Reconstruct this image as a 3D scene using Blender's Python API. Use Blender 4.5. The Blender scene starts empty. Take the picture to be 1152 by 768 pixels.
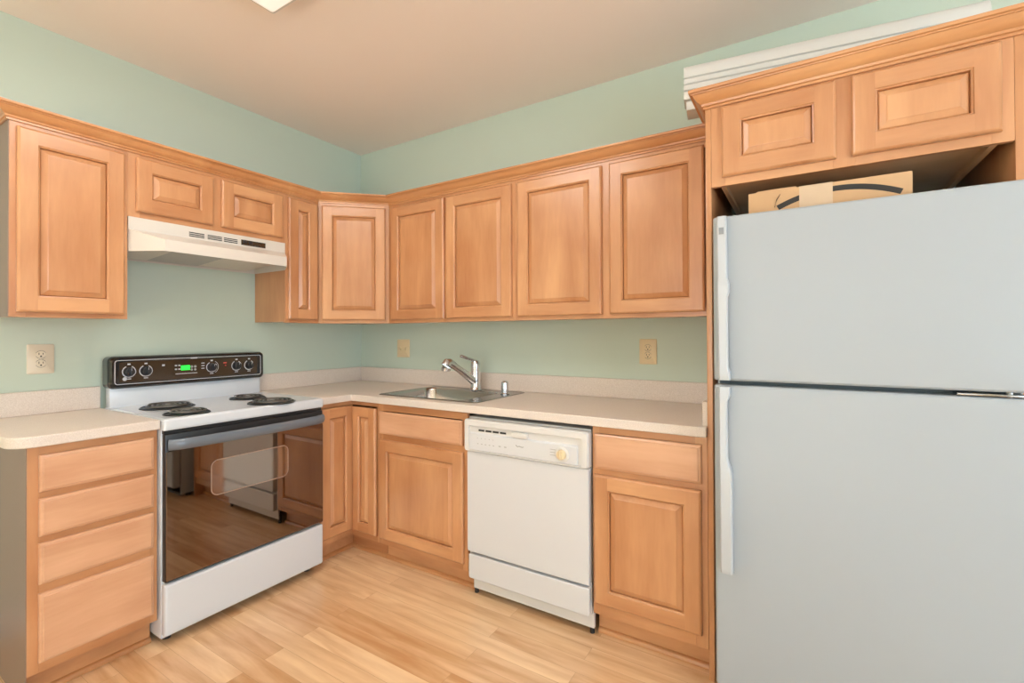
import bpy, bmesh, math, random
from mathutils import Vector, Matrix
random.seed(4)
PI = math.pi
C = bpy.context.scene.collection
S = bpy.context.scene

# ------------------------------------------------------------------ camera
cam_d = bpy.data.cameras.new('camera'); cam = bpy.data.objects.new('camera', cam_d); C.objects.link(cam)
a, b, c = math.radians(32.6036), math.radians(0.4031), math.radians(-0.2422)
fw = Vector((-math.sin(a)*math.cos(b), math.cos(a)*math.cos(b), math.sin(b)))
rr = Vector((math.cos(a), math.sin(a), 0)); uu = rr.cross(fw)
r2 = rr*math.cos(c) + uu*math.sin(c); u2 = -rr*math.sin(c) + uu*math.cos(c)
cam.matrix_world = Matrix(((r2.x, u2.x, -fw.x, 2.8236), (r2.y, u2.y, -fw.y, -2.4889), (r2.z, u2.z, -fw.z, 1.2586), (0, 0, 0, 1)))
cam_d.sensor_width = 36; cam_d.lens = 536.74/1152*36
cam_d.shift_x = 15.74/1152; cam_d.shift_y = -11.24/1152
cam_d.clip_start = 0.02
S.camera = cam

# ------------------------------------------------------------------ light
S.view_settings.view_transform = 'Standard'; S.view_settings.look = 'None'
S.view_settings.gamma = 1; S.view_settings.use_curve_mapping = False
S.view_settings.exposure = -0.3
world = bpy.data.worlds.new('world'); S.world = world; world.use_nodes = True
bg = world.node_tree.nodes['Background']
bg.inputs[0].default_value = (0.80, 0.90, 1.0, 1); bg.inputs[1].default_value = 1.2

def area(name, loc, target, sx, sy, power, col):
    d = bpy.data.lights.new(name, 'AREA'); d.shape = 'RECTANGLE'; d.size = sx; d.size_y = sy
    d.energy = power; d.color = col
    o = bpy.data.objects.new(name, d); C.objects.link(o); o.location = loc
    o.rotation_euler = (Vector(target)-Vector(loc)).to_track_quat('-Z', 'Y').to_euler()
    return o
# daylight through the two window openings behind the camera
area('window_daylight_right', (5.36, -2.75, 1.35), (2.4, -2.2, 2.7), 2.2, 2.0, 104, (0.72, 0.87, 1.0))
area('window_daylight_rear', (2.3, -7.16, 1.45), (1.8, -4.0, 2.8), 2.8, 1.9, 52, (0.76, 0.90, 1.0))

fill_sun_d = bpy.data.lights.new('fill_sun', 'SUN'); fill_sun_d.energy = 100; fill_sun_d.angle = math.radians(1.5); fill_sun_d.color = (.70, .86, 1.0)
fill_sun = bpy.data.objects.new('fill_sun', fill_sun_d); C.objects.link(fill_sun)
fill_sun.rotation_euler = Vector((.10, .62, -.78)).to_track_quat('-Z', 'Y').to_euler()      # added lamp: hits the floor well behind the camera, bouncing light onto the ceiling

# ------------------------------------------------------------------ node helpers
def new_mat(name):
    m = bpy.data.materials.new(name); m.use_nodes = True
    nt = m.node_tree; return m, nt, nt.nodes['Principled BSDF']
def lin(r, g, b):
    f = lambda v: (v/255/12.92 if v/255 <= .04045 else ((v/255+.055)/1.055)**2.4)
    return (f(r), f(g), f(b), 1)
def plain(name, col, rough=.5, metal=0, spec=.5, coat=0, bump=0, bscale=200):
    m, nt, p = new_mat(name)
    p.inputs['Base Color'].default_value = col; p.inputs['Roughness'].default_value = rough
    p.inputs['Metallic'].default_value = metal; p.inputs['Specular IOR Level'].default_value = spec
    p.inputs['Coat Weight'].default_value = coat; p.inputs['Coat Roughness'].default_value = .1
    tc = nt.nodes.new('ShaderNodeTexCoord'); n = nt.nodes.new('ShaderNodeTexNoise')
    n.inputs['Scale'].default_value = bscale; n.inputs['Detail'].default_value = 3
    nt.links.new(tc.outputs['Object'], n.inputs['Vector'])
    if bump:
        bp = nt.nodes.new('ShaderNodeBump'); bp.inputs['Strength'].default_value = bump; bp.inputs['Distance'].default_value = .002
        nt.links.new(n.outputs['Fac'], bp.inputs['Height']); nt.links.new(bp.outputs['Normal'], p.inputs['Normal'])
    else:
        mr = nt.nodes.new('ShaderNodeMapRange'); mr.inputs['To Min'].default_value = max(0, rough-.02); mr.inputs['To Max'].default_value = rough+.02
        nt.links.new(n.outputs['Fac'], mr.inputs['Value']); nt.links.new(mr.outputs['Result'], p.inputs['Roughness'])
    return m
def wood(name, c1, c2, axis, rough=.33, seed=0, fine=1.0):
    m, nt, p = new_mat(name); L = nt.links.new
    tc = nt.nodes.new('ShaderNodeTexCoord'); mp = nt.nodes.new('ShaderNodeMapping')
    oi = nt.nodes.new('ShaderNodeObjectInfo')
    add = nt.nodes.new('ShaderNodeVectorMath'); add.operation = 'ADD'
    sc = nt.nodes.new('ShaderNodeVectorMath'); sc.operation = 'SCALE'; sc.inputs['Scale'].default_value = 7
    cmb = nt.nodes.new('ShaderNodeCombineXYZ')
    for i in range(3): L(oi.outputs['Random'], cmb.inputs[i])
    L(cmb.outputs[0], sc.inputs[0]); L(tc.outputs['Object'], add.inputs[0]); L(sc.outputs[0], add.inputs[1])
    s = {'x': (1.2, 9, 9), 'z': (9, 9, 1.2), 'y': (9, 1.2, 9)}[axis]
    mp.inputs['Scale'].default_value = s; mp.inputs['Location'].default_value = (seed, seed*2, seed*3)
    L(add.outputs[0], mp.inputs['Vector'])
    n1 = nt.nodes.new('ShaderNodeTexNoise'); n1.inputs['Scale'].default_value = .8; n1.inputs['Detail'].default_value = 5; n1.inputs['Distortion'].default_value = .6
    n2 = nt.nodes.new('ShaderNodeTexNoise'); n2.inputs['Scale'].default_value = 9*fine; n2.inputs['Detail'].default_value = 6
    n3 = nt.nodes.new('ShaderNodeTexNoise'); n3.inputs['Scale'].default_value = 3.0; n3.inputs['Detail'].default_value = 2
    L(mp.outputs[0], n1.inputs['Vector']); L(mp.outputs[0], n2.inputs['Vector']); L(add.outputs[0], n3.inputs['Vector'])
    m1 = nt.nodes.new('ShaderNodeMath'); m1.operation = 'MULTIPLY_ADD'; m1.inputs[1].default_value = .22
    L(n2.outputs['Fac'], m1.inputs[0]); L(n1.outputs['Fac'], m1.inputs[2])
    m2 = nt.nodes.new('ShaderNodeMath'); m2.operation = 'MULTIPLY_ADD'; m2.inputs[1].default_value = .68
    L(n3.outputs['Fac'], m2.inputs[0]); L(m1.outputs[0], m2.inputs[2])
    rp = nt.nodes.new('ShaderNodeValToRGB'); rp.color_ramp.elements[0].position = .72; rp.color_ramp.elements[1].position = 1.32
    rp.color_ramp.elements[0].position = .72; rp.color_ramp.elements[1].position = 1.0
    mr = nt.nodes.new('ShaderNodeMapRange'); mr.inputs['From Min'].default_value = .66; mr.inputs['From Max'].default_value = 1.24
    L(m2.outputs[0], mr.inputs['Value'])
    rp.color_ramp.elements[0].position = 0; rp.color_ramp.elements[0].color = c1; rp.color_ramp.elements[1].color = c2
    L(mr.outputs['Result'], rp.inputs['Fac']); L(rp.outputs['Color'], p.inputs['Base Color'])
    p.inputs['Roughness'].default_value = rough
    p.inputs['Coat Weight'].default_value = .6; p.inputs['Coat Roughness'].default_value = .24
    bp = nt.nodes.new('ShaderNodeBump'); bp.inputs['Strength'].default_value = .04; bp.inputs['Distance'].default_value = .002
    L(n2.outputs['Fac'], bp.inputs['Height']); L(bp.outputs['Normal'], p.inputs['Normal'])
    return m
def floor_mat():
    m, nt, p = new_mat('oak_planks'); L = nt.links.new
    tc = nt.nodes.new('ShaderNodeTexCoord')
    br = nt.nodes.new('ShaderNodeTexBrick'); br.inputs['Scale'].default_value = 1
    br.inputs['Brick Width'].default_value = 1.05; br.inputs['Row Height'].default_value = .083
    br.inputs['Mortar Size'].default_value = .0007; br.inputs['Mortar Smooth'].default_value = .3; br.offset = .37; br.squash = 1
    br.inputs['Color1'].default_value = (0, 0, 0, 1); br.inputs['Color2'].default_value = (1, 1, 1, 1); br.inputs['Mortar'].default_value = (.5, .5, .5, 1)
    L(tc.outputs['Object'], br.inputs['Vector'])
    sc = nt.nodes.new('ShaderNodeVectorMath'); sc.operation = 'MULTIPLY_ADD'; sc.inputs[1].default_value = (3.1, 9.7, 5.3)
    mp = nt.nodes.new('ShaderNodeMapping'); mp.inputs['Scale'].default_value = (1.2, 9, 1)
    L(br.outputs['Color'], sc.inputs[0]); L(tc.outputs['Object'], sc.inputs[2]); L(sc.outputs[0], mp.inputs['Vector'])
    n1 = nt.nodes.new('ShaderNodeTexNoise'); n1.inputs['Scale'].default_value = 1.3; n1.inputs['Detail'].default_value = 5; n1.inputs['Distortion'].default_value = 1.2
    n2 = nt.nodes.new('ShaderNodeTexNoise'); n2.inputs['Scale'].default_value = 8; n2.inputs['Detail'].default_value = 5
    wv = nt.nodes.new('ShaderNodeTexWave'); wv.bands_direction = 'Y'; wv.inputs['Scale'].default_value = .55; wv.inputs['Distortion'].default_value = 9; wv.inputs['Detail'].default_value = 3; wv.inputs['Detail Scale'].default_value = .8
    for n in (n1, n2, wv): L(mp.outputs[0], n.inputs['Vector'])
    f1 = nt.nodes.new('ShaderNodeMath'); f1.operation = 'MULTIPLY_ADD'; f1.inputs[1].default_value = .25; L(n2.outputs['Fac'], f1.inputs[0]); L(n1.outputs['Fac'], f1.inputs[2])
    f2 = nt.nodes.new('ShaderNodeMath'); f2.operation = 'MULTIPLY_ADD'; f2.inputs[1].default_value = .12; L(wv.outputs['Fac'], f2.inputs[0]); L(f1.outputs[0], f2.inputs[2])
    f3 = nt.nodes.new('ShaderNodeMath'); f3.operation = 'MULTIPLY_ADD'; f3.inputs[1].default_value = .30; L(br.outputs['Color'], f3.inputs[0]); L(f2.outputs[0], f3.inputs[2])
    mr = nt.nodes.new('ShaderNodeMapRange'); mr.inputs['From Min'].default_value = .5; mr.inputs['From Max'].default_value = 1.15; L(f3.outputs[0], mr.inputs['Value'])
    rp = nt.nodes.new('ShaderNodeValToRGB'); rp.color_ramp.elements[0].color = lin(*FLOOR_DARK); rp.color_ramp.elements[1].color = lin(*FLOOR_LIGHT)
    L(mr.outputs['Result'], rp.inputs['Fac'])
    mx = nt.nodes.new('ShaderNodeMix'); mx.data_type = 'RGBA'; mx.inputs['B'].default_value = lin(150, 100, 60)
    g = nt.nodes.new('ShaderNodeMath'); g.operation = 'MULTIPLY'; g.inputs[1].default_value = .55; L(br.outputs['Fac'], g.inputs[0])
    L(g.outputs[0], mx.inputs['Factor']); L(rp.outputs['Color'], mx.inputs['A']); L(mx.outputs['Result'], p.inputs['Base Color'])
    p.inputs['Roughness'].default_value = .28; p.inputs['Coat Weight'].default_value = .4; p.inputs['Coat Roughness'].default_value = .2
    bp = nt.nodes.new('ShaderNodeBump'); bp.inputs['Strength'].default_value = .06; bp.inputs['Distance'].default_value = .002
    L(n2.outputs['Fac'], bp.inputs['Height']); L(bp.outputs['Normal'], p.inputs['Normal'])
    return m
def laminate(name, c1, c2):
    m, nt, p = new_mat(name); L = nt.links.new
    tc = nt.nodes.new('ShaderNodeTexCoord'); n = nt.nodes.new('ShaderNodeTexNoise'); n.inputs['Scale'].default_value = 320; n.inputs['Detail'].default_value = 4
    L(tc.outputs['Object'], n.inputs['Vector'])
    rp = nt.nodes.new('ShaderNodeValToRGB'); rp.color_ramp.elements[0].position = .35; rp.color_ramp.elements[1].position = .65
    rp.color_ramp.elements[0].color = c1; rp.color_ramp.elements[1].color = c2
    L(n.outputs['Fac'], rp.inputs['Fac']); L(rp.outputs['Color'], p.inputs['Base Color']); p.inputs['Roughness'].default_value = .38
    return m
def emit(name, col, st):
    m, nt, p = new_mat(name); p.inputs['Base Color'].default_value = col
    p.inputs['Emission Color'].default_value = col; p.inputs['Emission Strength'].default_value = st
    return m

FLOOR_DARK, FLOOR_LIGHT = (202, 150, 102), (246, 213, 170)
WD, WL = lin(182, 121, 77), lin(217, 161, 113)
M = {}
M['wood_v'] = wood('maple_upright_grain', WD, WL, 'z')
M['wood_h'] = wood('maple_level_grain', WD, WL, 'x', seed=3)
M['drawer_wood'] = wood('maple_drawer_grain', lin(202, 147, 110), lin(231, 183, 146), 'x', seed=8)
M['wood_dark'] = wood('maple_raw_edge', lin(150, 84, 46), lin(186, 116, 70), 'x', rough=.5, seed=5)
M['crown_wood'] = wood('maple_crown_grain', lin(184, 120, 70), lin(212, 154, 102), 'x', seed=6)
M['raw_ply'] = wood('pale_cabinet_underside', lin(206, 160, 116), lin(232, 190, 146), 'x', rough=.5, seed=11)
M['veneer'] = plain('tan_end_panel_laminate', lin(142, 121, 107), .34, spec=.22)
M['wall'] = plain('sage_green_paint', lin(201, 214, 199), .6, spec=.25, bump=.06, bscale=400)
M['ceiling'] = plain('warm_white_ceiling_paint', lin(248, 237, 228), .8, spec=.2, bump=.05, bscale=300)
M['white_trim'] = plain('white_trim_paint', lin(218, 216, 210), .4)
M['counter'] = laminate('beige_speckled_laminate', lin(214, 200, 187), lin(231, 219, 208))
M['white_enamel'] = plain('white_enamel', lin(216, 221, 227), .22, coat=.3)
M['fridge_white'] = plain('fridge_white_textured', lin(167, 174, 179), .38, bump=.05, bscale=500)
M['handle_white'] = plain('handle_white_plastic', lin(192, 197, 201), .3)
M['dish_white'] = plain('dishwasher_white', lin(216, 216, 217), .3)
M['dish_edge'] = plain('dishwasher_warm_white_plastic', lin(220, 217, 213), .35)
M['hood_white'] = plain('hood_cream_enamel', lin(218, 210, 199), .35)
M['almond'] = plain('almond_plastic', lin(230, 209, 168), .35)
M['ivory'] = plain('ivory_plastic', lin(224, 212, 190), .35)
M['black_gloss'] = plain('black_gloss', (.012, .011, .01, 1), .08, coat=.5)
M['black_plastic'] = plain('black_plastic', (.018, .018, .02, 1), .35)
M['dark_gap'] = plain('dark_gap', (.02, .018, .017, 1), .7)
M['grey_gasket'] = plain('grey_gasket', lin(92, 100, 102), .6)
M['handle_grey'] = plain('charcoal_handle', lin(104, 112, 122), .3, coat=.4)
M['brown_glass'] = plain('brown_control_glass', lin(58, 42, 26), .12, coat=.6)
M['oven_glass'] = plain('mirror_black_oven_glass', lin(130, 116, 106), .03, metal=1.0)
M['oven_window'] = plain('oven_window_screen', lin(158, 148, 140), .06, metal=1.0)
M['oven_outline'] = plain('oven_window_outline', lin(190, 165, 150), .3, metal=.6)
M['chrome'] = plain('chrome', (.66, .67, .69, 1), .24, metal=1)
M['steel'] = plain('brushed_stainless', (.60, .59, .57, 1), .2, metal=1)
M['steel_rim'] = plain('stainless_rim', (.34, .33, .32, 1), .25, metal=1)
M['logo_grey'] = plain('grey_badge', lin(140, 146, 150), .4)
M['silver_print'] = plain('silver_print', lin(200, 200, 205), .35)
M['grey_print'] = plain('grey_print', lin(168, 166, 162), .5)
M['red_print'] = plain('red_print', lin(200, 70, 60), .5)
M['coil'] = plain('burner_coil', lin(118, 117, 116), .3, metal=.7)
M['drip'] = plain('drip_pan', lin(40, 40, 42), .35, metal=.3)
M['mesh'] = plain('filter_mesh', lin(188, 186, 182), .5, metal=0, bump=.8, bscale=500)
M['cardboard'] = plain('corrugated_cardboard', lin(206, 166, 124), .8, bump=.15, bscale=120)
M['tape'] = plain('paper_packing_tape', lin(212, 184, 152), .5)
M['ink'] = plain('black_carton_ink', lin(50, 46, 42), .7)
M['green'] = emit('green_display', (.02, 1, .06, 1), 1.2)
M['lens'] = emit('ceiling_light_diffuser', (1.0, .97, .9, 1), .55)
M['floor'] = floor_mat()

# ------------------------------------------------------------------ mesh helpers
class MB:
    def __init__(self): self.bm = bmesh.new()
    def merge(self, t, mat=0, mtx=None):
        if mtx is not None: bmesh.ops.transform(t, matrix=mtx, verts=t.verts)
        for f in t.faces: f.material_index = mat
        me = bpy.data.meshes.new('tmp'); t.to_mesh(me); t.free(); self.bm.from_mesh(me); bpy.data.meshes.remove(me)
        return self
    def box(self, x0, x1, y0, y1, z0, z1, bev=0, mat=0, seg=2, mtx=None):
        t = bmesh.new(); bmesh.ops.create_cube(t, size=1)
        for v in t.verts: v.co = Vector(((x0+x1)/2+v.co.x*(x1-x0), (y0+y1)/2+v.co.y*(y1-y0), (z0+z1)/2+v.co.z*(z1-z0)))
        if bev: bmesh.ops.bevel(t, geom=list(t.edges), offset=bev, segments=seg, profile=.5, affect='EDGES')
        bmesh.ops.recalc_face_normals(t, faces=t.faces)
        return self.merge(t, mat, mtx)
    def rings(self, rings, cap0=True, cap1=True, mat=0, mtx=None, flip=False):
        t = bmesh.new(); R = [[t.verts.new(p) for p in r] for r in rings]
        n = len(rings[0])
        for i in range(len(R)-1):
            for j in range(n):
                k = (j+1) % n
                t.faces.new((R[i][j], R[i][k], R[i+1][k], R[i+1][j]))
        if cap0: t.faces.new(R[0])
        if cap1: t.faces.new(R[-1])
        bmesh.ops.recalc_face_normals(t, faces=t.faces)
        if flip: bmesh.ops.reverse_faces(t, faces=t.faces)
        return self.merge(t, mat, mtx)
    def lathe(self, prof, center=(0, 0, 0), axis='z', seg=32, mat=0, cap0=True, cap1=True):
        rs = []
        for r, h in prof:
            ring = []
            for k in range(seg):
                an = 2*PI*k/seg; u, v = max(r, 1e-5)*math.cos(an), max(r, 1e-5)*math.sin(an)
                p = {'z': (u, v, h), 'y': (u, h, v), 'x': (h, u, v)}[axis]
                ring.append((p[0]+center[0], p[1]+center[1], p[2]+center[2]))
            rs.append(ring)
        return self.rings(rs, cap0, cap1, mat)
    def tube(self, pts, rad, seg=12, mat=0, rb=None):
        pts = [Vector(p) for p in pts]; n = len(pts)
        rad = rad if isinstance(rad, (list, tuple)) else [rad]*n
        rs = []
        for i, p in enumerate(pts):
            d = (pts[min(i+1, n-1)]-pts[max(i-1, 0)]).normalized()
            up = Vector((0, 0, 1)) if abs(d.z) < .95 else Vector((1, 0, 0))
            s = d.cross(up).normalized(); w = s.cross(d).normalized()
            q = rb if rb else rad[i]
            rs.append([p + s*rad[i]*math.cos(2*PI*k/seg) + w*q*math.sin(2*PI*k/seg) for k in range(seg)])
        return self.rings(rs, True, True, mat)
    def prism(self, poly, z0, z1, mat=0, bev=0):
        t = bmesh.new(); lo = [t.verts.new((x, y, z0)) for x, y in poly]; hi = [t.verts.new((x, y, z1)) for x, y in poly]
        t.faces.new(lo[::-1]); t.faces.new(hi); n = len(poly)
        for i in range(n): t.faces.new((lo[i], lo[(i+1) % n], hi[(i+1) % n], hi[i]))
        bmesh.ops.recalc_face_normals(t, faces=t.faces)
        return self.merge(t, mat)
    def quad(self, *p, mat=0):
        t = bmesh.new(); t.faces.new([t.verts.new(q) for q in p]); return self.merge(t, mat)
    def sweep(self, path, prof, mat=0):
        P = [Vector((x, y)) for x, y in path]; n = len(P); rs = []
        for i in range(n):
            ns = []
            if i > 0: d = (P[i]-P[i-1]).normalized(); ns.append(Vector((d.y, -d.x)))
            if i < n-1: d = (P[i+1]-P[i]).normalized(); ns.append(Vector((d.y, -d.x)))
            m = ns[0] if len(ns) == 1 else (ns[0]+ns[1])/(1+ns[0].dot(ns[1]))
            rs.append([(P[i].x+m.x*o, P[i].y+m.y*o, z) for o, z in prof])
        return self.rings(rs, True, True, mat)
    def build(self, name, mats, parent=None, smooth=True, angle=35):
        me = bpy.data.meshes.new(name); self.bm.to_mesh(me); self.bm.free()
        for m in (mats if isinstance(mats, (list, tuple)) else [mats]): me.materials.append(M[m] if isinstance(m, str) else m)
        if smooth:
            me.polygons.foreach_set('use_smooth', [True]*len(me.polygons)); me.set_sharp_from_angle(angle=math.radians(angle))
        o = bpy.data.objects.new(name, me); C.objects.link(o)
        if parent: o.parent = parent
        return o
def rrect(x0, x1, y0, y1, r, n=6):
    out = []
    for cx, cy, a0 in ((x1-r, y1-r, 0), (x0+r, y1-r, 90), (x0+r, y0+r, 180), (x1-r, y0+r, 270)):
        for k in range(n+1):
            an = math.radians(a0+90*k/n); out.append((cx+r*math.cos(an), cy+r*math.sin(an)))
    return out
def frect(x0, x1, z0, z1, r, y, n=6): return [(x, y, z) for x, z in rrect(x0, x1, z0, z1, r, n)]
def recenter(o):
    vs = o.data.vertices; xs = [v.co.x for v in vs]; ys = [v.co.y for v in vs]; zs = [v.co.z for v in vs]
    off = Vector(((min(xs)+max(xs))/2, (min(ys)+max(ys))/2, min(zs)))
    o.data.transform(Matrix.Translation(-off)); o.location = off
    return o
def tag(o, label, cat, group=None):
    o['label'] = label; o['category'] = cat
    if group: o['group'] = group
    return o
def thing(name, label, cat, loc=(0, 0, 0), rz=0, group=None):
    o = bpy.data.objects.new(name, None); C.objects.link(o); o.empty_display_size = .1
    o.location = loc; o.rotation_euler = (0, 0, math.radians(rz))
    return tag(o, label, cat, group)
def struct(o): o['kind'] = 'structure'; return o
def bx(name, mats, parent, *dims, bev=0): return MB().box(*dims, bev=bev).build(name, mats, parent)

# ------------------------------------------------------------------ the room
ZC = 2.625; X1 = 5.4; Y0 = -7.2; T = .12
struct(MB().box(-T, X1+T, Y0-T, T, -.1, 0).build('floor', 'floor'))
struct(MB().box(-T, X1+T, Y0-T, T, ZC, ZC+.1).build('ceiling', 'ceiling'))
struct(MB().box(-T, 0, Y0-T, T, 0, ZC).build('wall_left', 'wall'))
struct(MB().box(0, X1, 0, T, 0, ZC).build('wall_back', 'wall'))
w = MB()                                    # right wall, pierced by a window
w.box(X1, X1+T, Y0-T, -3.9, 0, ZC); w.box(X1, X1+T, -1.6, T, 0, ZC); w.box(X1, X1+T, -3.9, -1.6, 0, .3); w.box(X1, X1+T, -3.9, -1.6, 2.4, ZC)
struct(w.build('wall_right', 'wall'))
w = MB()
w.box(0, .8, Y0-T, Y0, 0, ZC); w.box(3.8, X1, Y0-T, Y0, 0, ZC); w.box(.8, 3.8, Y0-T, Y0, 0, .45); w.box(.8, 3.8, Y0-T, Y0, 2.42, ZC)
struct(w.build('wall_rear', 'wall'))
w = MB()
for y in (-3.9, -2.78, -1.66): w.box(X1+.03, X1+.09, y, y+.06, .3, 2.4)
for z in (.3, 2.34): w.box(X1+.03, X1+.09, -3.9, -1.6, z, z+.06)
struct(w.build('window_1', 'white_trim'))
w = MB()
for x in (.8, 2.27, 3.74): w.box(x, x+.06, Y0-.09, Y0-.03, .45, 2.42)
for z in (.45, 2.36): w.box(.8, 3.8, Y0-.09, Y0-.03, z, z+.06)
struct(w.build('window_2', 'white_trim'))
prof = [(0, 0), (.014, 0), (.014, .085), (.008, .1), (.006, .108), (0, .108)]
struct(MB().sweep([(0, Y0), (0, -1.99)], prof).build('baseboard_left', 'white_trim'))

# ------------------------------------------------------------------ cabinets
def raised_door(parent, x0, x1, z0, z1, yb, fwid=.058, t=.02, border=.017):
    y = yb-t; m = MB()
    def ring(ins, yy): return [(x0+ins, yy, z0+ins), (x1-ins, yy, z0+ins), (x1-ins, yy, z1-ins), (x0+ins, yy, z1-ins)]
    m.rings([ring(0, yb), ring(0, y+.007), ring(.003, y+.003), ring(.008, y)], True, False)
    e = .008; f = fwid                                           # butt jointed stiles and rails
    m.quad((x0+e, y, z0+e), (x0+f, y, z0+e), (x0+f, y, z1-e), (x0+e, y, z1-e))
    m.quad((x1-f, y, z0+e), (x1-e, y, z0+e), (x1-e, y, z1-e), (x1-f, y, z1-e))
    m.quad((x0+f, y, z0+e), (x1-f, y, z0+e), (x1-f, y, z0+f), (x0+f, y, z0+f), mat=1)
    m.quad((x0+f, y, z1-f), (x1-f, y, z1-f), (x1-f, y, z1-e), (x0+f, y, z1-e), mat=1)
    m.rings([ring(f, y), ring(f+.002, y+.003), ring(f+.006, y+.005), ring(f+.007, y+.015)], False, False)
    d = m.build('door', ['wood_v', 'wood_h'], parent, angle=11)
    q = MB(); bw = min(border, (x1-x0-2*f)*.25)
    q.rings([ring(f+.0072, y+.0155), ring(f+.0085, y+.013), ring(f+.0105, y+.0105), ring(f+.010+bw, y+.003), ring(f+.0115+bw, y+.0015), ring(f+.014+bw, y+.001)], True, True)
    q.build('raised_panel', 'wood_v', d, angle=11)
    return d
def slab_front(parent, x0, x1, z0, z1, yb, name='drawer', t=.02):
    y = yb-t; m = MB()
    def ring(ins, yy): return [(x0+ins, yy, z0+ins), (x1-ins, yy, z0+ins), (x1-ins, yy, z1-ins), (x0+ins, yy, z1-ins)]
    m.rings([ring(0, yb), ring(0, y+.010), ring(.002, y+.006), ring(.006, y+.0035), ring(.010, y+.003), ring(.012, y), ], True, True)
    return m.build(name, 'drawer_wood', parent, angle=11)
def face_frame(parent, x0, x1, z0, z1, yf, stiles, rails):
    m = MB()
    for s0, s1 in stiles: m.box(s0, s1, yf, yf+.019, z0, z1, bev=.0008, seg=1)
    for r0, r1 in rails:
        ss = sorted(stiles)
        for i in range(len(ss)-1): m.box(ss[i][1], ss[i+1][0], yf, yf+.019, r0, r1, mat=1)
    return m.build('face_frame', ['wood_v', 'wood_h'], parent)

UZ0, UZ1 = 1.335, 2.10; UD = .309
DZ0, DZ1 = 1.354, 2.060
def upper(label, loc, rz, wdt, z0, doors, mid=None, dz=None, end=None, end_mat='wood_v'):
    """doors: (x0, x1) local; front faces local -y"""
    t = thing('wall_cabinet', label, 'cabinet', (loc[0], loc[1], z0), rz)
    h = UZ1-z0
    bx('carcass', 'wood_v', t, .001, wdt-.001, -UD+.0192, -.002, .006, h)
    sw = .026 if wdt < .3 else .046
    st = [(0, sw), (wdt-sw, wdt)]
    if mid: st.insert(1, mid)
    face_frame(t, 0, wdt, 0, h, -UD, st, [(0, .032), (h-.05, h)])
    d0, d1 = dz or (DZ0, DZ1)
    for x0, x1 in doors: raised_door(t, x0, x1, d0-z0, d1-z0, -UD)
    if end == 'left': bx('end_panel', end_mat, t, -.0025, 0, -UD+.001, -.002, 0, h)
    return t
upper('maple wall cabinet with one tall door left of the range hood', (0, -1.970), 90, .374, UZ0, [(.019, .360)], end='left', end_mat='veneer')
upper('short maple wall cabinet with two small doors directly above the range hood', (0, -1.596), 90, .762, 1.792, [(.029, .360), (.399, .740)], mid=(.352, .408), dz=(1.818, 2.060))
upper('narrow maple wall cabinet with one slim door just right of the range hood', (0, -.834), 90, .2235, UZ0, [(.014, .210)])
upper('maple wall cabinet with two doors above the sink and its wall plate', (.6105, 0), 0, .9285, UZ0, [(.030, .455), (.472, .912)], mid=(.44, .49))
upper('maple wall cabinet with two wide doors beside the refrigerator surround', (1.5395, 0), 0, .985, UZ0, [(.020, .482), (.520, .935)], mid=(.47, .53))
# diagonal corner cabinet
t = thing('corner_cabinet', 'maple corner wall cabinet with a single diagonal door between the two walls', 'cabinet', (0, 0, UZ0))
h = UZ1-UZ0
MB().prism([(.002, -.002), (.6095, -.002), (.6095, -UD+.02), (.600, -UD+.007), (UD-.007, -.600), (UD-.02, -.6095), (.002, -.6095)], .006, h).build('carcass', 'wood_v', t)
dw = (.61-UD)*math.sqrt(2)
mt = Matrix.Translation((UD, -.61, 0)) @ Matrix.Rotation(PI/4, 4, 'Z')
sub = bpy.data.objects.new('front_frame', None)
m = MB()
for s0, s1 in ((.001, .030), (dw-.030, dw-.001)): m.box(s0, s1, -.0005, .019, 0, h, mtx=mt)
m.box(.030, dw-.030, -.0005, .019, 0, .032, mat=1, mtx=mt); m.box(.030, dw-.030, -.0005, .019, h-.05, h, mat=1, mtx=mt)
m.build('face_frame', ['wood_v', 'wood_h'], t)
d = raised_door(t, .022, dw-.022, DZ0-UZ0, DZ1-UZ0, -.0005)
d.location = (UD, -.61, 0); d.rotation_euler = (0, 0, PI/4)

def crown_prof(z0, z1):
    k = (z1-z0)/.06
    return [(.0005, z0), (.006, z0), (.006, z0+.008*k), (.011, z0+.010*k), (.013, z0+.017*k), (.019, z0+.021*k), (.026, z0+.027*k), (.033, z0+.036*k), (.038, z0+.044*k),
            (.042, z0+.045*k), (.043, z0+.048*k), (.049, z0+.050*k), (.050, z0+.052*k), (.050, z1), (.0005, z1)]
cm = MB().sweep([(0.002, -1.9725), (UD, -1.9725), (UD, -.61), (.61, -UD), (2.5255, -UD)], crown_prof(2.078, 2.136)).build('crown_molding', 'crown_wood')
tag(recenter(cm), 'long maple crown moulding along the tops of the wall cabinets', 'moulding')
FY = -.61
cm = MB().sweep([(2.527, -.372), (2.527, FY), (3.42, FY)], crown_prof(2.078, 2.142)).build('crown_molding', 'crown_wood')
tag(recenter(cm), 'short maple crown moulding on top of the cabinet above the refrigerator', 'moulding')

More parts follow.
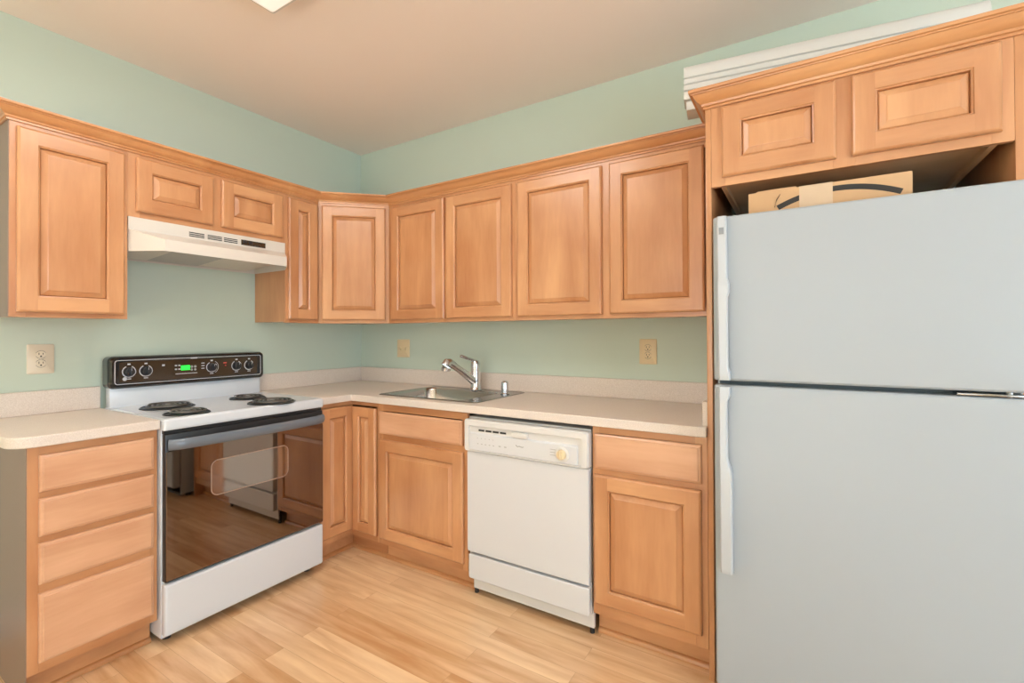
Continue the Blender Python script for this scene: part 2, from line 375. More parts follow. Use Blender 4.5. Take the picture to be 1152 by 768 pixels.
# refrigerator surround
tp = MB().box(2.527, 2.546, FY+.0002, -.002, 0, 2.10, bev=.001).build('tall_end_panel', 'wood_v')
tag(recenter(tp), 'tall thin maple end panel between the counter and the refrigerator', 'panel')
tp = MB().box(3.3215, 3.42, FY+.0002, -.002, 0, 2.10, bev=.001).build('tall_end_panel', 'wood_v')
tag(recenter(tp), 'tall maple panel at the right edge, beyond the refrigerator', 'panel')
t = thing('wall_cabinet', 'deep maple cabinet with two small doors above the refrigerator', 'cabinet', (2.5465, 0, 1.790))
wd = .7745; h = 2.10-1.79
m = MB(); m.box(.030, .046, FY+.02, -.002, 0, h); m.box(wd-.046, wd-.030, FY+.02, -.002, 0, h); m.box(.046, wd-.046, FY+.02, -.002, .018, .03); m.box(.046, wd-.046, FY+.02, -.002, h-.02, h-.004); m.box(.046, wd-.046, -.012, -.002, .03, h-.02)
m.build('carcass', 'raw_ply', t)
face_frame(t, 0, wd, 0, h, FY, [(0, .046), (.362, .420), (wd-.046, wd)], [(0, .034), (h-.05, h)])
raised_door(t, .036, .371, .029, .280, FY)
raised_door(t, .411, .748, .029, .280, FY)

# base cabinets
BZ0, BZ1 = .105, .882; BD = .603; KD = .540
def base(name, label, loc, rz, wdt, kick=True, side=BZ1):
    t = thing(name, label, 'cabinet', (loc[0], loc[1], 0), rz)
    m = MB(); e = .016
    m.box(.001, e, -BD+.0195, -.012, BZ0, side); m.box(wdt-e, wdt-.001, -BD+.0195, -.012, BZ0, side)
    m.box(e, wdt-e, -BD+.0195, -.012, BZ0, BZ0+.016); m.box(e, wdt-e, -.018, -.012, BZ0, BZ1)
    m.build('carcass', 'wood_v', t)
    if kick:
        bx('toe_kick', 'wood_h', t, .001, wdt-.001, -KD, -KD+.016, 0, BZ0)
        MB().sweep([(.001, -KD), (wdt-.001, -KD)], [(0, 0), (.014, 0), (.014, .006), (.010, .015), (.004, .019), (0, .020)]).build('shoe_molding', 'crown_wood', t)
    return t
t = base('drawer_cabinet', 'maple base cabinet with a stack of four drawers left of the range', (0, -1.985), 90, .387)
face_frame(t, 0, .387, BZ0, BZ1, -BD, [(0, .032), (.362, .387)], [(BZ1-.035, BZ1), (.700, .735), (.545, .580), (.372, .410), (BZ0, .150)])
for z0, z1 in ((.724, .852), (.572, .702), (.408, .549), (.140, .377)): slab_front(t, .028, .371, z0, z1, -BD)
bx('end_panel', 'veneer', t, -.003, 0, -BD+.001, -.012, 0, BZ1)

# corner base with folding doors
t = thing('corner_base_cabinet', 'maple corner base cabinet with two slim doors meeting at the inside corner', 'cabinet', (0, 0, 0))
m = MB()
m.box(.012, BD-.02, -.830, -.814, BZ0, BZ1); m.box(.812, .828, -BD+.02, -.012, BZ0, .738)
m.box(.012, .018, -.814, -.012, BZ0, BZ1); m.box(.018, .812, -.018, -.012, BZ0, BZ1)
m.prism([(.018, -.018), (.812, -.018), (.812, -BD+.02), (BD-.02, -BD+.02), (BD-.02, -.814), (.018, -.814)], BZ0, BZ0+.016)
m.build('carcass', 'wood_v', t)
m = MB()
m.box(BD-.019, BD, -.832, -.820, BZ0, BZ1); m.box(.816, .829, -BD, -BD+.019, BZ0, BZ1)
m.box(BD-.019, BD, -.820, -BD, .858, BZ1, mat=1); m.box(BD, .816, -BD, -BD+.019, .858, BZ1, mat=1)
m.box(BD-.019, BD, -.820, -BD, BZ0, .138, mat=1); m.box(BD, .816, -BD, -BD+.019, BZ0, .138, mat=1)
m.build('face_frame', ['wood_v', 'wood_h'], t)
m = MB().sweep([(KD, -.833), (KD, -KD), (.829, -KD)], [(-.016, 0), (0, 0), (0, BZ0), (-.016, BZ0)]).build('toe_kick', 'wood_h', t)
MB().sweep([(KD, -.833), (KD, -KD), (.829, -KD)], [(0, 0), (.014, 0), (.014, .006), (.010, .015), (.004, .019), (0, .020)]).build('shoe_molding', 'crown_wood', t)
d = raised_door(t, -.824, -.6045, .140, .856, 0, fwid=.052)
d.location = (BD, 0, 0); d.rotation_euler = (0, 0, PI/2)
d = raised_door(t, .6242, .813, .140, .850, -BD, fwid=.052)

t = base('sink_cabinet', 'maple base cabinet under the sink with false drawer front above one door', (.8305, 0), 0, .608, side=.738)
face_frame(t, 0, .608, BZ0, BZ1, -BD, [(0, .03), (.578, .608)], [(BZ1-.04, BZ1), (.68, .72), (BZ0, .15)])
slab_front(t, .010, .586, .716, .838, -BD, 'false_drawer_front')
raised_door(t, .010, .588, .140, .684, -BD)
t = base('base_cabinet', 'maple base cabinet with one drawer over one door right of the dishwasher', (2.0825, 0), 0, .4425)
face_frame(t, 0, .4425, BZ0, BZ1, -BD, [(0, .03), (.40, .4425)], [(BZ1-.03, BZ1), (.68, .715), (BZ0, .17)])
slab_front(t, .012, .424, .708, .851, -BD)
raised_door(t, .010, .422, .155, .684, -BD)

# ------------------------------------------------------------------ countertops
CZ0, CZ1 = .883, .921; CD = .634
def bevel_mod(o, wv=.004, seg=3):
    b = o.modifiers.new('edge', 'BEVEL'); b.width = wv; b.segments = seg; b.limit_method = 'ANGLE'; b.angle_limit = math.radians(40); return o
def cells(xs, ys, keep, z0, z1):
    t = bmesh.new(); V = {}
    def v(i, j, k):
        if (i, j, k) not in V: V[(i, j, k)] = t.verts.new((xs[i], ys[j], (z0, z1)[k]))
        return V[(i, j, k)]
    K = set((i, j) for i in range(len(xs)-1) for j in range(len(ys)-1) if keep((xs[i]+xs[i+1])/2, (ys[j]+ys[j+1])/2))
    for i, j in K:
        for k in (0, 1): t.faces.new((v(i, j, k), v(i+1, j, k), v(i+1, j+1, k), v(i, j+1, k)))
        for (di, dj), (p, q) in (((-1, 0), ((0, 0), (0, 1))), ((1, 0), ((1, 0), (1, 1))), ((0, -1), ((0, 0), (1, 0))), ((0, 1), ((0, 1), (1, 1)))):
            if (i+di, j+dj) not in K:
                A, B = (i+p[0], j+p[1]), (i+q[0], j+q[1])
                t.faces.new((v(*A, 0), v(*B, 0), v(*B, 1), v(*A, 1)))
    bmesh.ops.recalc_face_normals(t, faces=t.faces)
    return t
SX0, SX1, SY0, SY1 = .775, 1.462, -.566, -.060     # sink rim
t = thing('countertop', 'long L-shaped beige laminate countertop with the sink set in', 'countertop', (0, 0, CZ0))
HX = (.802, 1.352); HY = (-.535, -.145)
m = MB(); m.merge(cells([.002, CD, HX[0]-.005, HX[1]+.005, 2.5255], [-.8335, -CD, HY[0]-.005, HY[1]+.005, -.002],
    lambda x, y: (y > -CD or x < CD) and not (HX[0] < x < HX[1] and HY[0] < y < HY[1]), 0, CZ1-CZ0))
bevel_mod(m.build('top', 'counter', t))
m = MB(); m.box(.002, .020, -.8335, -.002, CZ1-CZ0, CZ1-CZ0+.102); m.box(.020, 2.5255, -.020, -.002, CZ1-CZ0, CZ1-CZ0+.102)
bevel_mod(m.build('backsplash', 'counter', t), .003)
bevel_mod(bx('end_splash', 'counter', t, 2.508, 2.5255, -.60, -.0205, CZ1-CZ0, CZ1-CZ0+.088), .002)
t = thing('countertop', 'short beige laminate countertop with a rounded corner on the drawer cabinet', 'countertop', (0, -1.82, CZ0))
r = .075; yl, yr = -2.035+1.82, -1.5985+1.82
poly = [(.002, yl), (CD-r, yl)] + [(CD-r+r*math.sin(k*PI/16), yl+r-r*math.cos(k*PI/16)) for k in range(1, 9)] + [(CD, yr), (.002, yr)]
bevel_mod(MB().prism(poly, 0, CZ1-CZ0).build('top', 'counter', t))
bevel_mod(bx('backsplash', 'counter', t, .002, .020, yl, yr, CZ1-CZ0, CZ1-CZ0+.102), .003)

# ------------------------------------------------------------------ sink and taps
t = thing('sink', 'single bowl stainless steel sink set into the L-shaped counter', 'sink', (0, 0, CZ1))
def zr(rect, z): return [(x, y, z) for x, y in rect]
ox = rrect(SX0, SX1, SY0, SY1, .022); ox2 = rrect(SX0+.006, SX1-.006, SY0+.006, SY1-.006, .018)
bi = lambda d, r: rrect(HX[0]+d, HX[1]-d, HY[0]+d, HY[1]-d, r)
m = MB(); m.rings([zr(ox, .0003), zr(ox, .002), zr(ox2, .0045), zr(rrect(SX0+.014, SX1-.014, SY0+.014, SY1-.014, .014), .003), zr(bi(-.004, .064), .003)], False, False)
m.build('rim', 'steel_rim', t)
m = MB(); m.rings([zr(bi(-.004, .064), .003), zr(bi(.0, .06), .001), zr(bi(.004, .06), -.008), zr(bi(.012, .06), -.10), zr(bi(.022, .06), -.150), zr(bi(.040, .055), -.168), zr(bi(.08, .05), -.174)], False, True)
m.build('bowl', 'steel', t)
dc = ((HX[0]+HX[1])/2, (HY[0]+HY[1])/2)
MB().lathe([(.050, -.1738), (.048, -.171), (.034, -.171), (.030, -.1735)], (dc[0], dc[1], 0)).build('drain', 'chrome', t)
fz = CZ1+.0035
t = thing('faucet', 'chrome single lever kitchen faucet with pull-out spray head', 'faucet', (1.145, -.12, fz))
MB().lathe([(.040, 0), (.040, .004), (.034, .010), (.030, .022), (.0275, .05), (.0265, .13), (.029, .150), (.028, .165), (.020, .178), (.005, .183)], seg=28).build('body', 'chrome', t)
dv = Vector((-.33, -.944, 0))
def fp(d, z): return (dv.x*d, dv.y*d, z)
MB().tube([fp(.005, .050), fp(.05, .082), fp(.10, .118), fp(.15, .150), fp(.172, .163)], [.026, .0235, .021, .020, .0195], 16).build('spout', 'chrome', t)
m = MB(); m.tube([fp(.150, .151), fp(.170, .164), fp(.186, .172), fp(.200, .172), fp(.208, .160), fp(.210, .142), fp(.211, .125)], [.021, .0235, .026, .028, .029, .029, .026], 16)
m.build('spray_head', 'chrome', t)
m = MB(); m.tube([fp(-.012, .168), fp(.02, .182), fp(.06, .194), fp(.095, .206), fp(.108, .209)], [.016, .015, .013, .012, .008], 14, rb=.009); m.build('lever', 'chrome', t)
t = thing('air_gap', 'small chrome air gap cap on the right corner of the sink', 'air gap', (1.407, -.205, fz))
MB().lathe([(.026, 0), (.026, .004), (.021, .008), (.020, .014)], seg=24).build('collar', 'chrome', t)
MB().lathe([(.021, .012), (.021, .058), (.019, .068), (.012, .074), (.002, .076)], seg=24).build('cap', 'chrome', t)
m = MB(); m.box(-.008, .004, -.0195, -.0178, .026, .050); m.build('slot', 'dark_gap', t)

# ------------------------------------------------------------------ range hood
t = thing('range_hood', 'cream under-cabinet range hood above the range', 'hood', (0, -1.596, 1.636), 90)
W = .762; Z = 1.636; zt = 1.7915-Z; zm = 1.735-Z; zl = 1.686-Z; yf = -.312; yl = -.455; l0, l1 = .087, .676
e0, e1 = .002, W-.002
m = MB()
m.quad((e0, yf, zm), (e1, yf, zm), (e1, yf, zt), (e0, yf, zt)); m.quad((l0, yl, zl), (l1, yl, zl), (e1, yf, zm), (e0, yf, zm))
m.quad((l0, yl, 0), (l1, yl, 0), (l1, yl, zl), (l0, yl, zl))
m.quad((e0, yf, 0), (l0, yl, 0), (l0, yl, zl), (e0, yf, zm)); m.quad((l1, yl, 0), (e1, yf, 0), (e1, yf, zm), (l1, yl, zl))
m.quad((e0, -.003, 0), (e0, yf, 0), (e0, yf, zm), (e0, yf, zt), (e0, -.003, zt)); m.quad((e1, yf, 0), (e1, -.003, 0), (e1, -.003, zt), (e1, yf, zt), (e1, yf, zm))
m.quad((e0, -.003, 0), (e0, -.003, zt), (e1, -.003, zt), (e1, -.003, 0)); m.quad((e0, -.003, zt), (e0, yf, zt), (e1, yf, zt), (e1, -.003, zt))
m.quad((e0+.004, -.004, .085), (e1-.004, -.004, .085), (e1-.004, yf+.02, .085), (e0+.004, yf+.02, .085))
bmesh.ops.remove_doubles(m.bm, verts=m.bm.verts, dist=1e-5); bmesh.ops.recalc_face_normals(m.bm, faces=m.bm.faces)
sh = m.build('shell', 'hood_white', t, smooth=False)
sm = sh.modifiers.new('sheet', 'SOLIDIFY'); sm.thickness = .0022; sm.offset = -1
for g, x0 in enumerate((.250, .336, .416)):
    m = MB()
    for k in range(3): m.box(x0, x0+.070, yf-.0008, yf+.003, zm+.010+k*.0085, zm+.0145+k*.0085)
    m.build('vent_slots', 'dark_gap', t)
cp = bx('control_plate', 'brown_glass', t, .505, .640, yf-.003, yf+.002, zm+.008, zm+.036, bev=.0008)
m = MB()
for k, (x, wv) in enumerate(((.512, .022), (.545, .022))): m.box(x, x+wv, yf-.007, yf-.0025, zm+.020, zm+.032, bev=.001)
for k in range(6): m.box(.512+k*.016, .521+k*.016, yf-.0038, yf-.0025, zm+.011, zm+.014)
m.build('rocker_switch', 'black_plastic', cp)
def slanted(name, mat, x0, x1, y0, z0, y1, z1, th=.012):
    m = MB(); m.rings([[(x0, y0, z0), (x0, y1, z1), (x0, y1, z1+th), (x0, y0, z0+th)], [(x1, y0, z0), (x1, y1, z1), (x1, y1, z1+th), (x1, y0, z0+th)]]); return m.build(name, mat, t)
slanted('grease_filter', 'mesh', .180, .420, -.435, .034, -.03, .006)
slanted('light_lens', 'hood_white', .424, .690, -.40, .030, -.03, .010)
slanted('side_pan', 'hood_white', .010, .176, -.31, .022, -.03, .004)

# ------------------------------------------------------------------ range
t = thing('range', 'white electric coil range with black oven door and control panel', 'stove', (0, -1.595, 0), 90)
W = .760
m = MB(); m.box(.003, W-.003, -.622, -.03, .03, .876, bev=.002)
for x in (.03, W-.06):
    for y in (-.57, -.09): m.lathe([(.016, 0), (.016, .03)], (x+.015, y, 0), seg=12, mat=1)
m.build('body', ['white_enamel', 'black_plastic'], t)
def rr3(x0, x1, y0, y1, r, z): return [(x, y, z) for x, y in rrect(x0, x1, y0, y1, r, 5)]
m = MB(); m.rings([rr3(.001, W-.001, -.654, -.03, .012, .877), rr3(.001, W-.001, -.657, -.03, .012, .885), rr3(.001, W-.001, -.657, -.03, .012, .914), rr3(.004, W-.004, -.652, -.033, .012, .921), rr3(.012, W-.012, -.640, -.04, .012, .9235), rr3(.030, W-.030, -.615, -.06, .012, .9215)])
m.build('cooktop', 'white_enamel', t, angle=14)
# oven door
od = MB().box(.006, W-.006, -.652, -.6225, .262, .860, bev=.004).build('oven_door', 'black_plastic', t)
m = MB(); m.rings([frect(.008, W-.008, .268, .792, .006, -.6523), frect(.008, W-.008, .268, .792, .006, -.6565), frect(.010, W-.010, .270, .790, .006, -.6580)]); m.build('oven_glass', 'oven_glass', od, angle=8)
m = MB(); m.rings([frect(.182, .545, .566, .716, .028, -.6579), frect(.182, .545, .566, .716, .028, -.6586)]); m.build('oven_window', 'oven_window', od, angle=8)
m = MB(); m.rings([frect(.179, .548, .563, .719, .031, -.6579), frect(.179, .548, .563, .719, .031, -.6592), frect(.183, .544, .567, .715, .027, -.6592), frect(.183, .544, .567, .715, .027, -.6579)], False, False); m.build('window_outline', 'oven_outline', od)
hp = []
for k in range(25):
    s = k/24; x = .014+s*(W-.028); e = min(1, min(s, 1-s)/.06); hp.append((x, -.664-.022*math.sin(e*PI/2)-.016*math.sin(s*PI), .819))
MB().tube(hp, .012, 16, rb=.022).build('oven_handle', 'handle_grey', od)
for x in (.018, W-.040): bx('handle_mount', 'handle_grey', od, x, x+.022, -.672, -.651, .802, .836, bev=.003)
m = MB().box(.006, W-.006, -.640, -.6225, .8605, .8768).build('vent_strip', 'black_plastic', t)
# drawer
m = MB(); m.rings([frect(.005, W-.005, .045, .254, .008, -.6225), frect(.005, W-.005, .045, .254, .008, -.646), frect(.008, W-.008, .048, .251, .008, -.653), frect(.014, W-.014, .054, .246, .008, -.6555), frect(.020, W-.020, .060, .230, .008, -.6560)]); m.build('storage_drawer', 'white_enamel', t, angle=12)
# backguard
bx('backguard', 'white_enamel', t, .012, W-.012, -.078, -.03, .9, 1.03, bev=.004)
yb = -.03
m = MB(); m.rings([frect(.0, W, 1.010, 1.164, .024, -.03), frect(.0, W, 1.010, 1.164, .024, -.085), frect(.004, W-.004, 1.014, 1.160, .022, -.097), frect(.012, W-.012, 1.021, 1.154, .018, -.103), frect(.018, W-.018, 1.027, 1.149, .016, -.1025)])
panel = m.build('control_panel', 'black_gloss', t, angle=10)
m = MB(); m.rings([frect(.022, W-.022, 1.030, 1.146, .012, -.1022), frect(.022, W-.022, 1.030, 1.146, .012, -.1038), frect(.025, W-.025, 1.033, 1.143, .010, -.1038), frect(.025, W-.025, 1.033, 1.143, .010, -.1022)], False, False); m.build('trim_line', 'silver_print', panel)
m = MB(); m.rings([frect(.040, W-.045, 1.040, 1.136, .008, -.1024), frect(.040, W-.045, 1.040, 1.136, .008, -.1034)]); m.build('face_plate', 'brown_glass', panel, angle=10)
yk = -.1034
def arc_ring(m, cx, cz, r0, r1, a0, a1, y0, y1, mat=0, n=28):
    rs = []
    for k in range(n+1):
        an = math.radians(a0+(a1-a0)*k/n); cs, sn = math.cos(an), math.sin(an)
        rs.append([(cx+r0*cs, y0, cz+r0*sn), (cx+r1*cs, y0, cz+r1*sn), (cx+r1*cs, y1, cz+r1*sn), (cx+r0*cs, y1, cz+r0*sn)])
    m.rings(rs, True, True, mat)
for i, x in enumerate((.079, .149, .458, .593, .666)):
    k = MB(); k.lathe([(.0225, yk), (.0215, yk-.006), (.019, yk-.010), (.0185, yk-.020), (.016, yk-.022)], (x, 0, 1.090), 'y', 28)
    k.box(x-.004, x+.004, yk-.032, yk-.008, 1.090-.018, 1.090+.018, bev=.002)
    kb = k.build('control_knob', 'black_plastic', panel)
    k = MB(); k.box(x-.0008, x+.0008, yk-.0326, yk-.030, 1.096, 1.1075); arc = k.build('pointer_line', 'silver_print', kb)
    m = MB(); arc_ring(m, x, 1.090, .0245, .0285, 115, 425 if i != 2 else 400, yk-.0008, yk+.0003)
    m.box(x-.006, x+.006, yk-.0008, yk, 1.122, 1.129); m.box(x-.009, x+.009, yk-.0008, yk, 1.053, 1.057)
    if i == 2: arc_ring(m, x, 1.090, .034, .036, -60, 60, yk-.0008, yk+.0003)
    m.build('dial_marking', 'silver_print', panel)
marks = [(.219, .231, 1.108, 1.117), (.280, .385, 1.063, 1.066), (.352, .385, 1.140, 1.147)]
marks += [(x, x+.010, z, z+.007) for x in (.277, .293) for z in (1.085, 1.104)] + [(.405, .421, z, z+.004) for z in (1.084, 1.098, 1.112)]
for x0, x1, z0, z1 in marks: bx('panel_marking', 'silver_print', panel, x0, x1, yk-.0008, yk, z0, z1)
MB().lathe([(.009, yk), (.009, yk-.0008)], (.062, 0, 1.056), 'y', 16).build('panel_marking', 'silver_print', panel)
m = MB()
for x in (.357, .374): m.lathe([(.007, yk), (.006, yk-.003)], (x, 0, 1.098), 'y', 14); m.lathe([(.006, yk), (.005, yk-.003)], (x, 0, 1.082), 'y', 14)
m.build('clock_button', 'grey_print', panel)
bx('oven_display', 'green', panel, .306, .348, yk-.0012, yk, 1.082, 1.106)
m = MB(); m.box(.520, .538, yk-.0008, yk, 1.106, 1.113); m.lathe([(.004, yk), (.003, yk-.002)], (.532, 0, 1.095), 'y', 12); m.build('indicator_lamp', 'red_print', panel)
# burners
for x, y, R in ((.175, -.270, .100), (.135, -.545, .078), (.555, -.285, .078), (.525, -.555, .100)):
    br = MB().lathe([(R+.012, .0218), (R+.011, .0255), (R+.007, .0262), (R+.003, .023), (R*.5, .0225), (.02, .0225)], (x, y, .90), 'z', 40, cap0=False).build('burner', 'drip', t)
    turns = 3 if R < .09 else 4; n = turns*36; pts = []
    for k in range(n+1):
        an = 2*PI*turns*k/n+2.0; rad = .018+(R-.018)*k/n; pts.append((x+rad*math.cos(an), y+rad*math.sin(an), .9325))
    m = MB(); m.tube(pts, .0042, 8)
    m.lathe([(.014, .930), (.014, .9345), (.010, .9355)], (x, y, 0), 'z', 16)
    m.build('heating_coil', 'coil', br)

# ------------------------------------------------------------------ dishwasher
t = thing('dishwasher', 'white built-in dishwasher between the sink cabinet and the drawer base', 'dishwasher', (1.4415, 0, 0))
W = .638
bx('tub', 'dish_edge', t, .006, W-.006, -.598, -.02, .085, .862)
m = MB(); m.rings([frect(.012, W-.006, .222, .702, .006, -.598), frect(.012, W-.006, .222, .702, .006, -.626), frect(.015, W-.009, .225, .700, .006, -.630)]); m.build('door', 'dish_white', t, angle=10)
m = MB(); m.rings([frect(.002, W-.002, .704, .856, .012, -.598), frect(.002, W-.002, .704, .856, .012, -.634), frect(.008, W-.008, .708, .850, .010, -.642), frect(.030, W-.030, .712, .828, .008, -.642), frect(.034, W-.034, .714, .824, .006, -.632), ])
cp = m.build('control_panel', 'dish_edge', t, angle=10)
m = MB(); m.rings([frect(.034, W-.050, .714, .796, .004, -.632), frect(.034, W-.050, .714, .792, .004, -.638), frect(.036, W-.052, .716, .788, .004, -.640)]); m.build('fascia', 'dish_white', cp, angle=10)
m = MB()
for k in range(4): m.box(.084+k*.040, .116+k*.040, -.6345, -.6315, .804, .812)
m.build('vent_slot', 'dark_gap', cp)
bx('latch', 'dish_edge', cp, .272, .352, -.648, -.632, .797, .820, bev=.004)
marks = [(.080+k*.022, .088+k*.022, .744, .747) for k in range(5)] + [(.080+k*.022, .084+k*.022, .770, .773) for k in range(5)]
marks += [(.200+k*.030, .212+k*.030, .745, .749) for k in range(2)] + [(.462, .488, .742+k*.012, .744+k*.012) for k in range(3)]
for x0, x1, z0, z1 in marks: bx('printed_marking', 'grey_print', cp, x0, x1, -.6405, -.6398, z0, z1)
m = MB(); m.tube([(.292, -.6402, .764), (.300, -.6402, .757), (.310, -.6402, .760), (.324, -.6402, .757), (.332, -.6402, .760)], .0018, 8)
m.build('printed_marking', 'grey_print', cp)
kn = MB().lathe([(.032, -.640), (.032, -.644), (.026, -.647), (.022, -.647)], (.520, 0, .752), 'y', 32).build('dial', 'dish_edge', cp)
m = MB(); m.lathe([(.022, -.646), (.020, -.658), (.017, -.661)], (.520, 0, .752), 'y', 28); m.box(.515, .525, -.670, -.655, .734, .770, bev=.004); m.build('dial_knob', 'almond', kn)
m = MB(); m.rings([frect(.016, W-.008, .092, .208, .008, -.590), frect(.016, W-.008, .092, .208, .008, -.622), frect(.020, W-.012, .096, .205, .008, -.626)]); m.build('lower_panel', 'dish_white', t, angle=10)
bx('toe_plate', 'dish_edge', t, .020, W-.002, -.585, -.570, .028, .122)
for x in (.026, W-.016):
    for y in (-.57, -.08): MB().lathe([(.010, 0), (.010, .086)], (x, y, 0), 'z', 12).build('leveling_leg', 'black_plastic', t)

# ------------------------------------------------------------------ refrigerator
t = thing('refrigerator', 'large white top-freezer refrigerator in the maple surround', 'refrigerator', (2.570, 0, 0))
W = .744; yd = -.752
m = MB(); m.box(.004, W-.004, -.690, -.06, .03, 1.645, bev=.004)
for x in (.05, W-.05):
    for y in (-.62, -.12): m.lathe([(.02, 0), (.02, .031)], (x, y, 0), 'z', 14, mat=1)
m.build('cabinet', ['fridge_white', 'black_plastic'], t)
bx('gasket', 'grey_gasket', t, .012, W-.012, -.700, -.689, .10, 1.638)
def fdoor(name, z0, z1):
    m = MB(); m.rings([frect(0, W, z0, z1, .006, -.700), frect(0, W, z0, z1, .008, yd+.012), frect(.002, W-.002, z0+.002, z1-.002, .008, yd+.005), frect(.007, W-.007, z0+.007, z1-.007, .008, yd+.001), frect(.016, W-.016, z0+.016, z1-.016, .008, yd)])
    return m.build(name, 'fridge_white', t, angle=8)
fz1 = fdoor('freezer_door', 1.104, 1.650); fz2 = fdoor('fridge_door', .09, 1.090)
bx('base_grille', 'grey_gasket', t, .01, W-.01, -.690, -.675, .02, .085)
def handle(parent, segs):
    """segs: (z, x0, x1, standoff front y, back y)"""
    m = MB()
    rs = [[(x0, yb, z), (x1, yb, z), (x1, yf+.004, z), (x1-.004, yf, z), (x0+.003, yf, z), (x0, yf+.003, z)] for z, x0, x1, yf, yb in segs]
    m.rings(rs); return m.build('handle', 'handle_white', parent)
handle(fz1, [(1.646, .016, .044, yd-.020, yd), (1.600, .016, .044, yd-.026, yd), (1.440, .018, .046, yd-.030, yd), (1.425, .018, .052, yd-.038, yd-.008), (1.395, .018, .052, yd-.040, yd-.012), (1.380, .018, .047, yd-.036, yd-.012), (1.150, .020, .047, yd-.034, yd-.012), (1.135, .020, .052, yd-.036, yd), (1.108, .020, .052, yd-.030, yd)])
handle(fz2, [(1.086, .020, .052, yd-.030, yd), (1.055, .020, .052, yd-.036, yd), (1.040, .020, .044, yd-.034, yd-.010), (.850, .020, .044, yd-.034, yd-.010), (.820, .022, .052, yd-.042, yd), (.800, .022, .056, yd-.042, yd), (.500, .022, .056, yd-.040, yd), (.480, .022, .056, yd-.032, yd)])
bx('logo_plate', 'logo_grey', fz1, .023, .037, yd-.0285, yd-.025, 1.585, 1.607)
m = MB(); m.box(.60, W-.01, -.748, -.700, 1.0925, 1.0985, bev=.001); m.lathe([(.009, 1.0905), (.009, 1.1035)], (W-.04, -.728, 0), 'z', 14); m.build('hinge', 'steel_rim', t)

# carton on the refrigerator
t = thing('cardboard_box', 'brown cardboard carton with black curved print on top of the refrigerator', 'box', (2.668, -.30, 1.652))
bw, bd, bh = .432, .34, .088
m = MB(); m.box(0, bw, -bd, 0, 0, bh, bev=.002); m.build('carton', 'cardboard', t)
rs = []
m = MB(); arc_ring(m, .250, -.292, .350, .367, 64, 117, -bd-.0007, -bd+.0003); 
m.tube([(.078, -bd-.0002, .030), (.084, -bd-.0002, .055), (.094, -bd-.0002, .072)], [.005, .006, .002], 8, rb=.0006); m.build('curved_print', 'ink', t)
m = MB(); m.box(.148, .238, -bd-.0012, -bd+.001, .0, bh+.0008); m.box(.148, .238, -bd-.0012, -.02, bh, bh+.0010); m.build('tape', 'tape', t)
mt = Matrix.Translation((.025, -bd+.004, bh+.0005)) @ Matrix.Rotation(math.radians(13), 4, 'X')
m = MB(); m.box(0, .115, 0, .10, 0, .004, mtx=mt); m.build('top_flap', 'cardboard', t)

# white mouldings stored on the cabinet tops
def board(prof, x0, x1, y0, y1, z, label):
    L = math.hypot(x1-x0, y1-y0); an = math.atan2(y1-y0, x1-x0)
    m = MB(); m.rings([[(0, y, zz) for y, zz in prof], [(L, y, zz) for y, zz in prof]])
    o = m.build('trim_board', 'white_trim'); o.location = (x0, y0, z); o.rotation_euler = (0, 0, an)
    return tag(o, label, 'moulding', 'spare white mouldings on the cabinet tops')
zb = 2.1425
board([(-.03, 0), (.05, 0), (.05, .020), (-.018, .020), (-.028, .016), (-.032, .008)], 2.490, 3.34, -.43, -.30, zb, 'lowest and smallest of the white mouldings stacked over the refrigerator cabinet')
board([(-.035, 0), (.06, 0), (.06, .042), (-.020, .042), (-.034, .036), (-.040, .024), (-.040, .010)], 2.428, 3.33, -.42, -.29, zb+.0205, 'middle white moulding with a rounded nose, under the widest one')
board([(-.040, 0), (.05, 0), (.055, .05), (.04, .135), (.030, .149), (.0, .149), (-.012, .146), (-.020, .138), (-.026, .120), (-.028, .095), (-.020, .092), (-.020, .088), (-.034, .085), (-.036, .066), (-.028, .063), (-.028, .059), (-.042, .056), (-.043, .038), (-.034, .034), (-.034, .029), (-.046, .026), (-.046, .012)], 2.418, 3.345, -.42, -.29, zb+.0630, 'uppermost and largest white moulding, along the top of the stack')

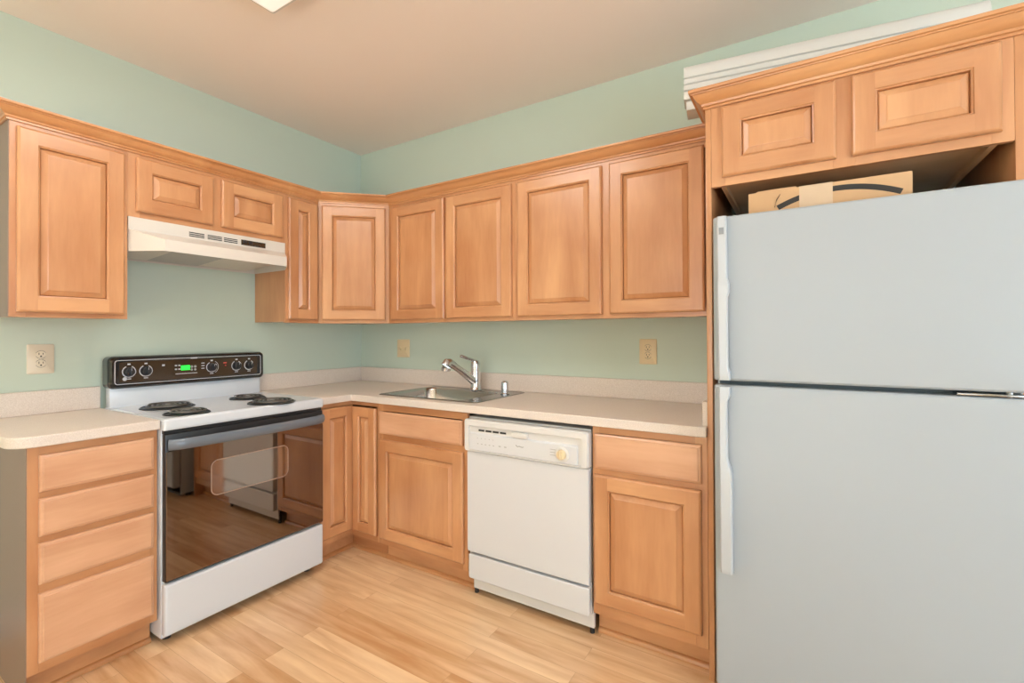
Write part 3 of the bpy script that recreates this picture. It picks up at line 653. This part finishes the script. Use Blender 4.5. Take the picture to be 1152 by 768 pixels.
# ------------------------------------------------------------------ outlets
def outlet(label, loc, rz, w, h, mat, kind='duplex'):
    t = thing('wall_outlet' if kind == 'duplex' else 'wall_switch', label, 'outlet' if kind == 'duplex' else 'switch', loc, rz)
    m = MB(); m.rings([frect(-w/2, w/2, -h/2, h/2, .006, -.0008), frect(-w/2, w/2, -h/2, h/2, .006, -.004), frect(-w/2+.004, w/2-.004, -h/2+.004, h/2-.004, .005, -.0068)]); m.build('plate', mat, t)
    if kind == 'duplex':
        for z in (-.0195, .0195):
            m = MB(); m.rings([frect(-.0168, .0168, z-.0135, z+.0135, .0115, -.0066), frect(-.0168, .0168, z-.0135, z+.0135, .0115, -.0082)]); rc = m.build('receptacle', mat, t)
            m = MB(); arc_ring(m, 0, z, .0166, .0178, 20, 160, -.0072, -.0066); arc_ring(m, 0, z, .0166, .0178, 200, 340, -.0072, -.0066)
            m.box(-.0078, -.0055, -.0086, -.0080, z-.001, z+.0085); m.box(.0055, .0078, -.0086, -.0080, z, z+.0075); m.lathe([(.0033, -.0080), (.0033, -.0086)], (0, 0, z-.0075), 'y', 12)
            m.build('slots', 'dark_gap', rc)
    else:
        for x in (-.024, .024):
            m = MB(); m.rings([frect(x-.006, x+.006, -.012, .012, .002, -.0066), frect(x-.0045, x+.0045, -.002, .010, .002, -.016)]); m.build('toggle', mat, t)
    for z in ((0,) if kind == 'duplex' else (-.03, .03)):
        for x in ((0,) if kind == 'duplex' else (-.024, .024)): MB().lathe([(.0028, -.0066), (.002, -.0080)], (x, 0, z), 'y', 10).build('screw', mat, t)
outlet('ivory duplex outlet on the left wall under the single-door cabinet', (0, -1.806, 1.161), 90, .090, .130, 'ivory')
outlet('double toggle wall switch plate left of the faucet above the backsplash', (.438, 0, 1.166), 0, .116, .126, 'almond', 'switch')
outlet('almond duplex outlet above the counter near the refrigerator panel', (2.150, 0, 1.169), 0, .088, .130, 'almond')

# ------------------------------------------------------------------ ceiling light
t = thing('ceiling_light', 'square flush ceiling light at the top edge of the picture', 'light', (1.420, -1.750, ZC))
m = MB(); f = lambda r, z: [(x, y, z) for x, y in rrect(-r, r, -r, r, .010)]
m.rings([f(.396, -.0005), f(.400, -.010), f(.400, -.058), f(.396, -.063), f(.388, -.063), f(.386, -.058)], True, True); m.build('frame', 'white_trim', t)
m = MB(); m.rings([f(.385, -.0585), f(.385, -.066), f(.370, -.070)], True, True); m.build('diffuser', 'lens', t)
area('ceiling_lamp', (1.420, -1.750, ZC-.075), (1.420, -1.750, 0), .72, .72, 20, (1.0, .97, .93)).name = 'ceiling_lamp'
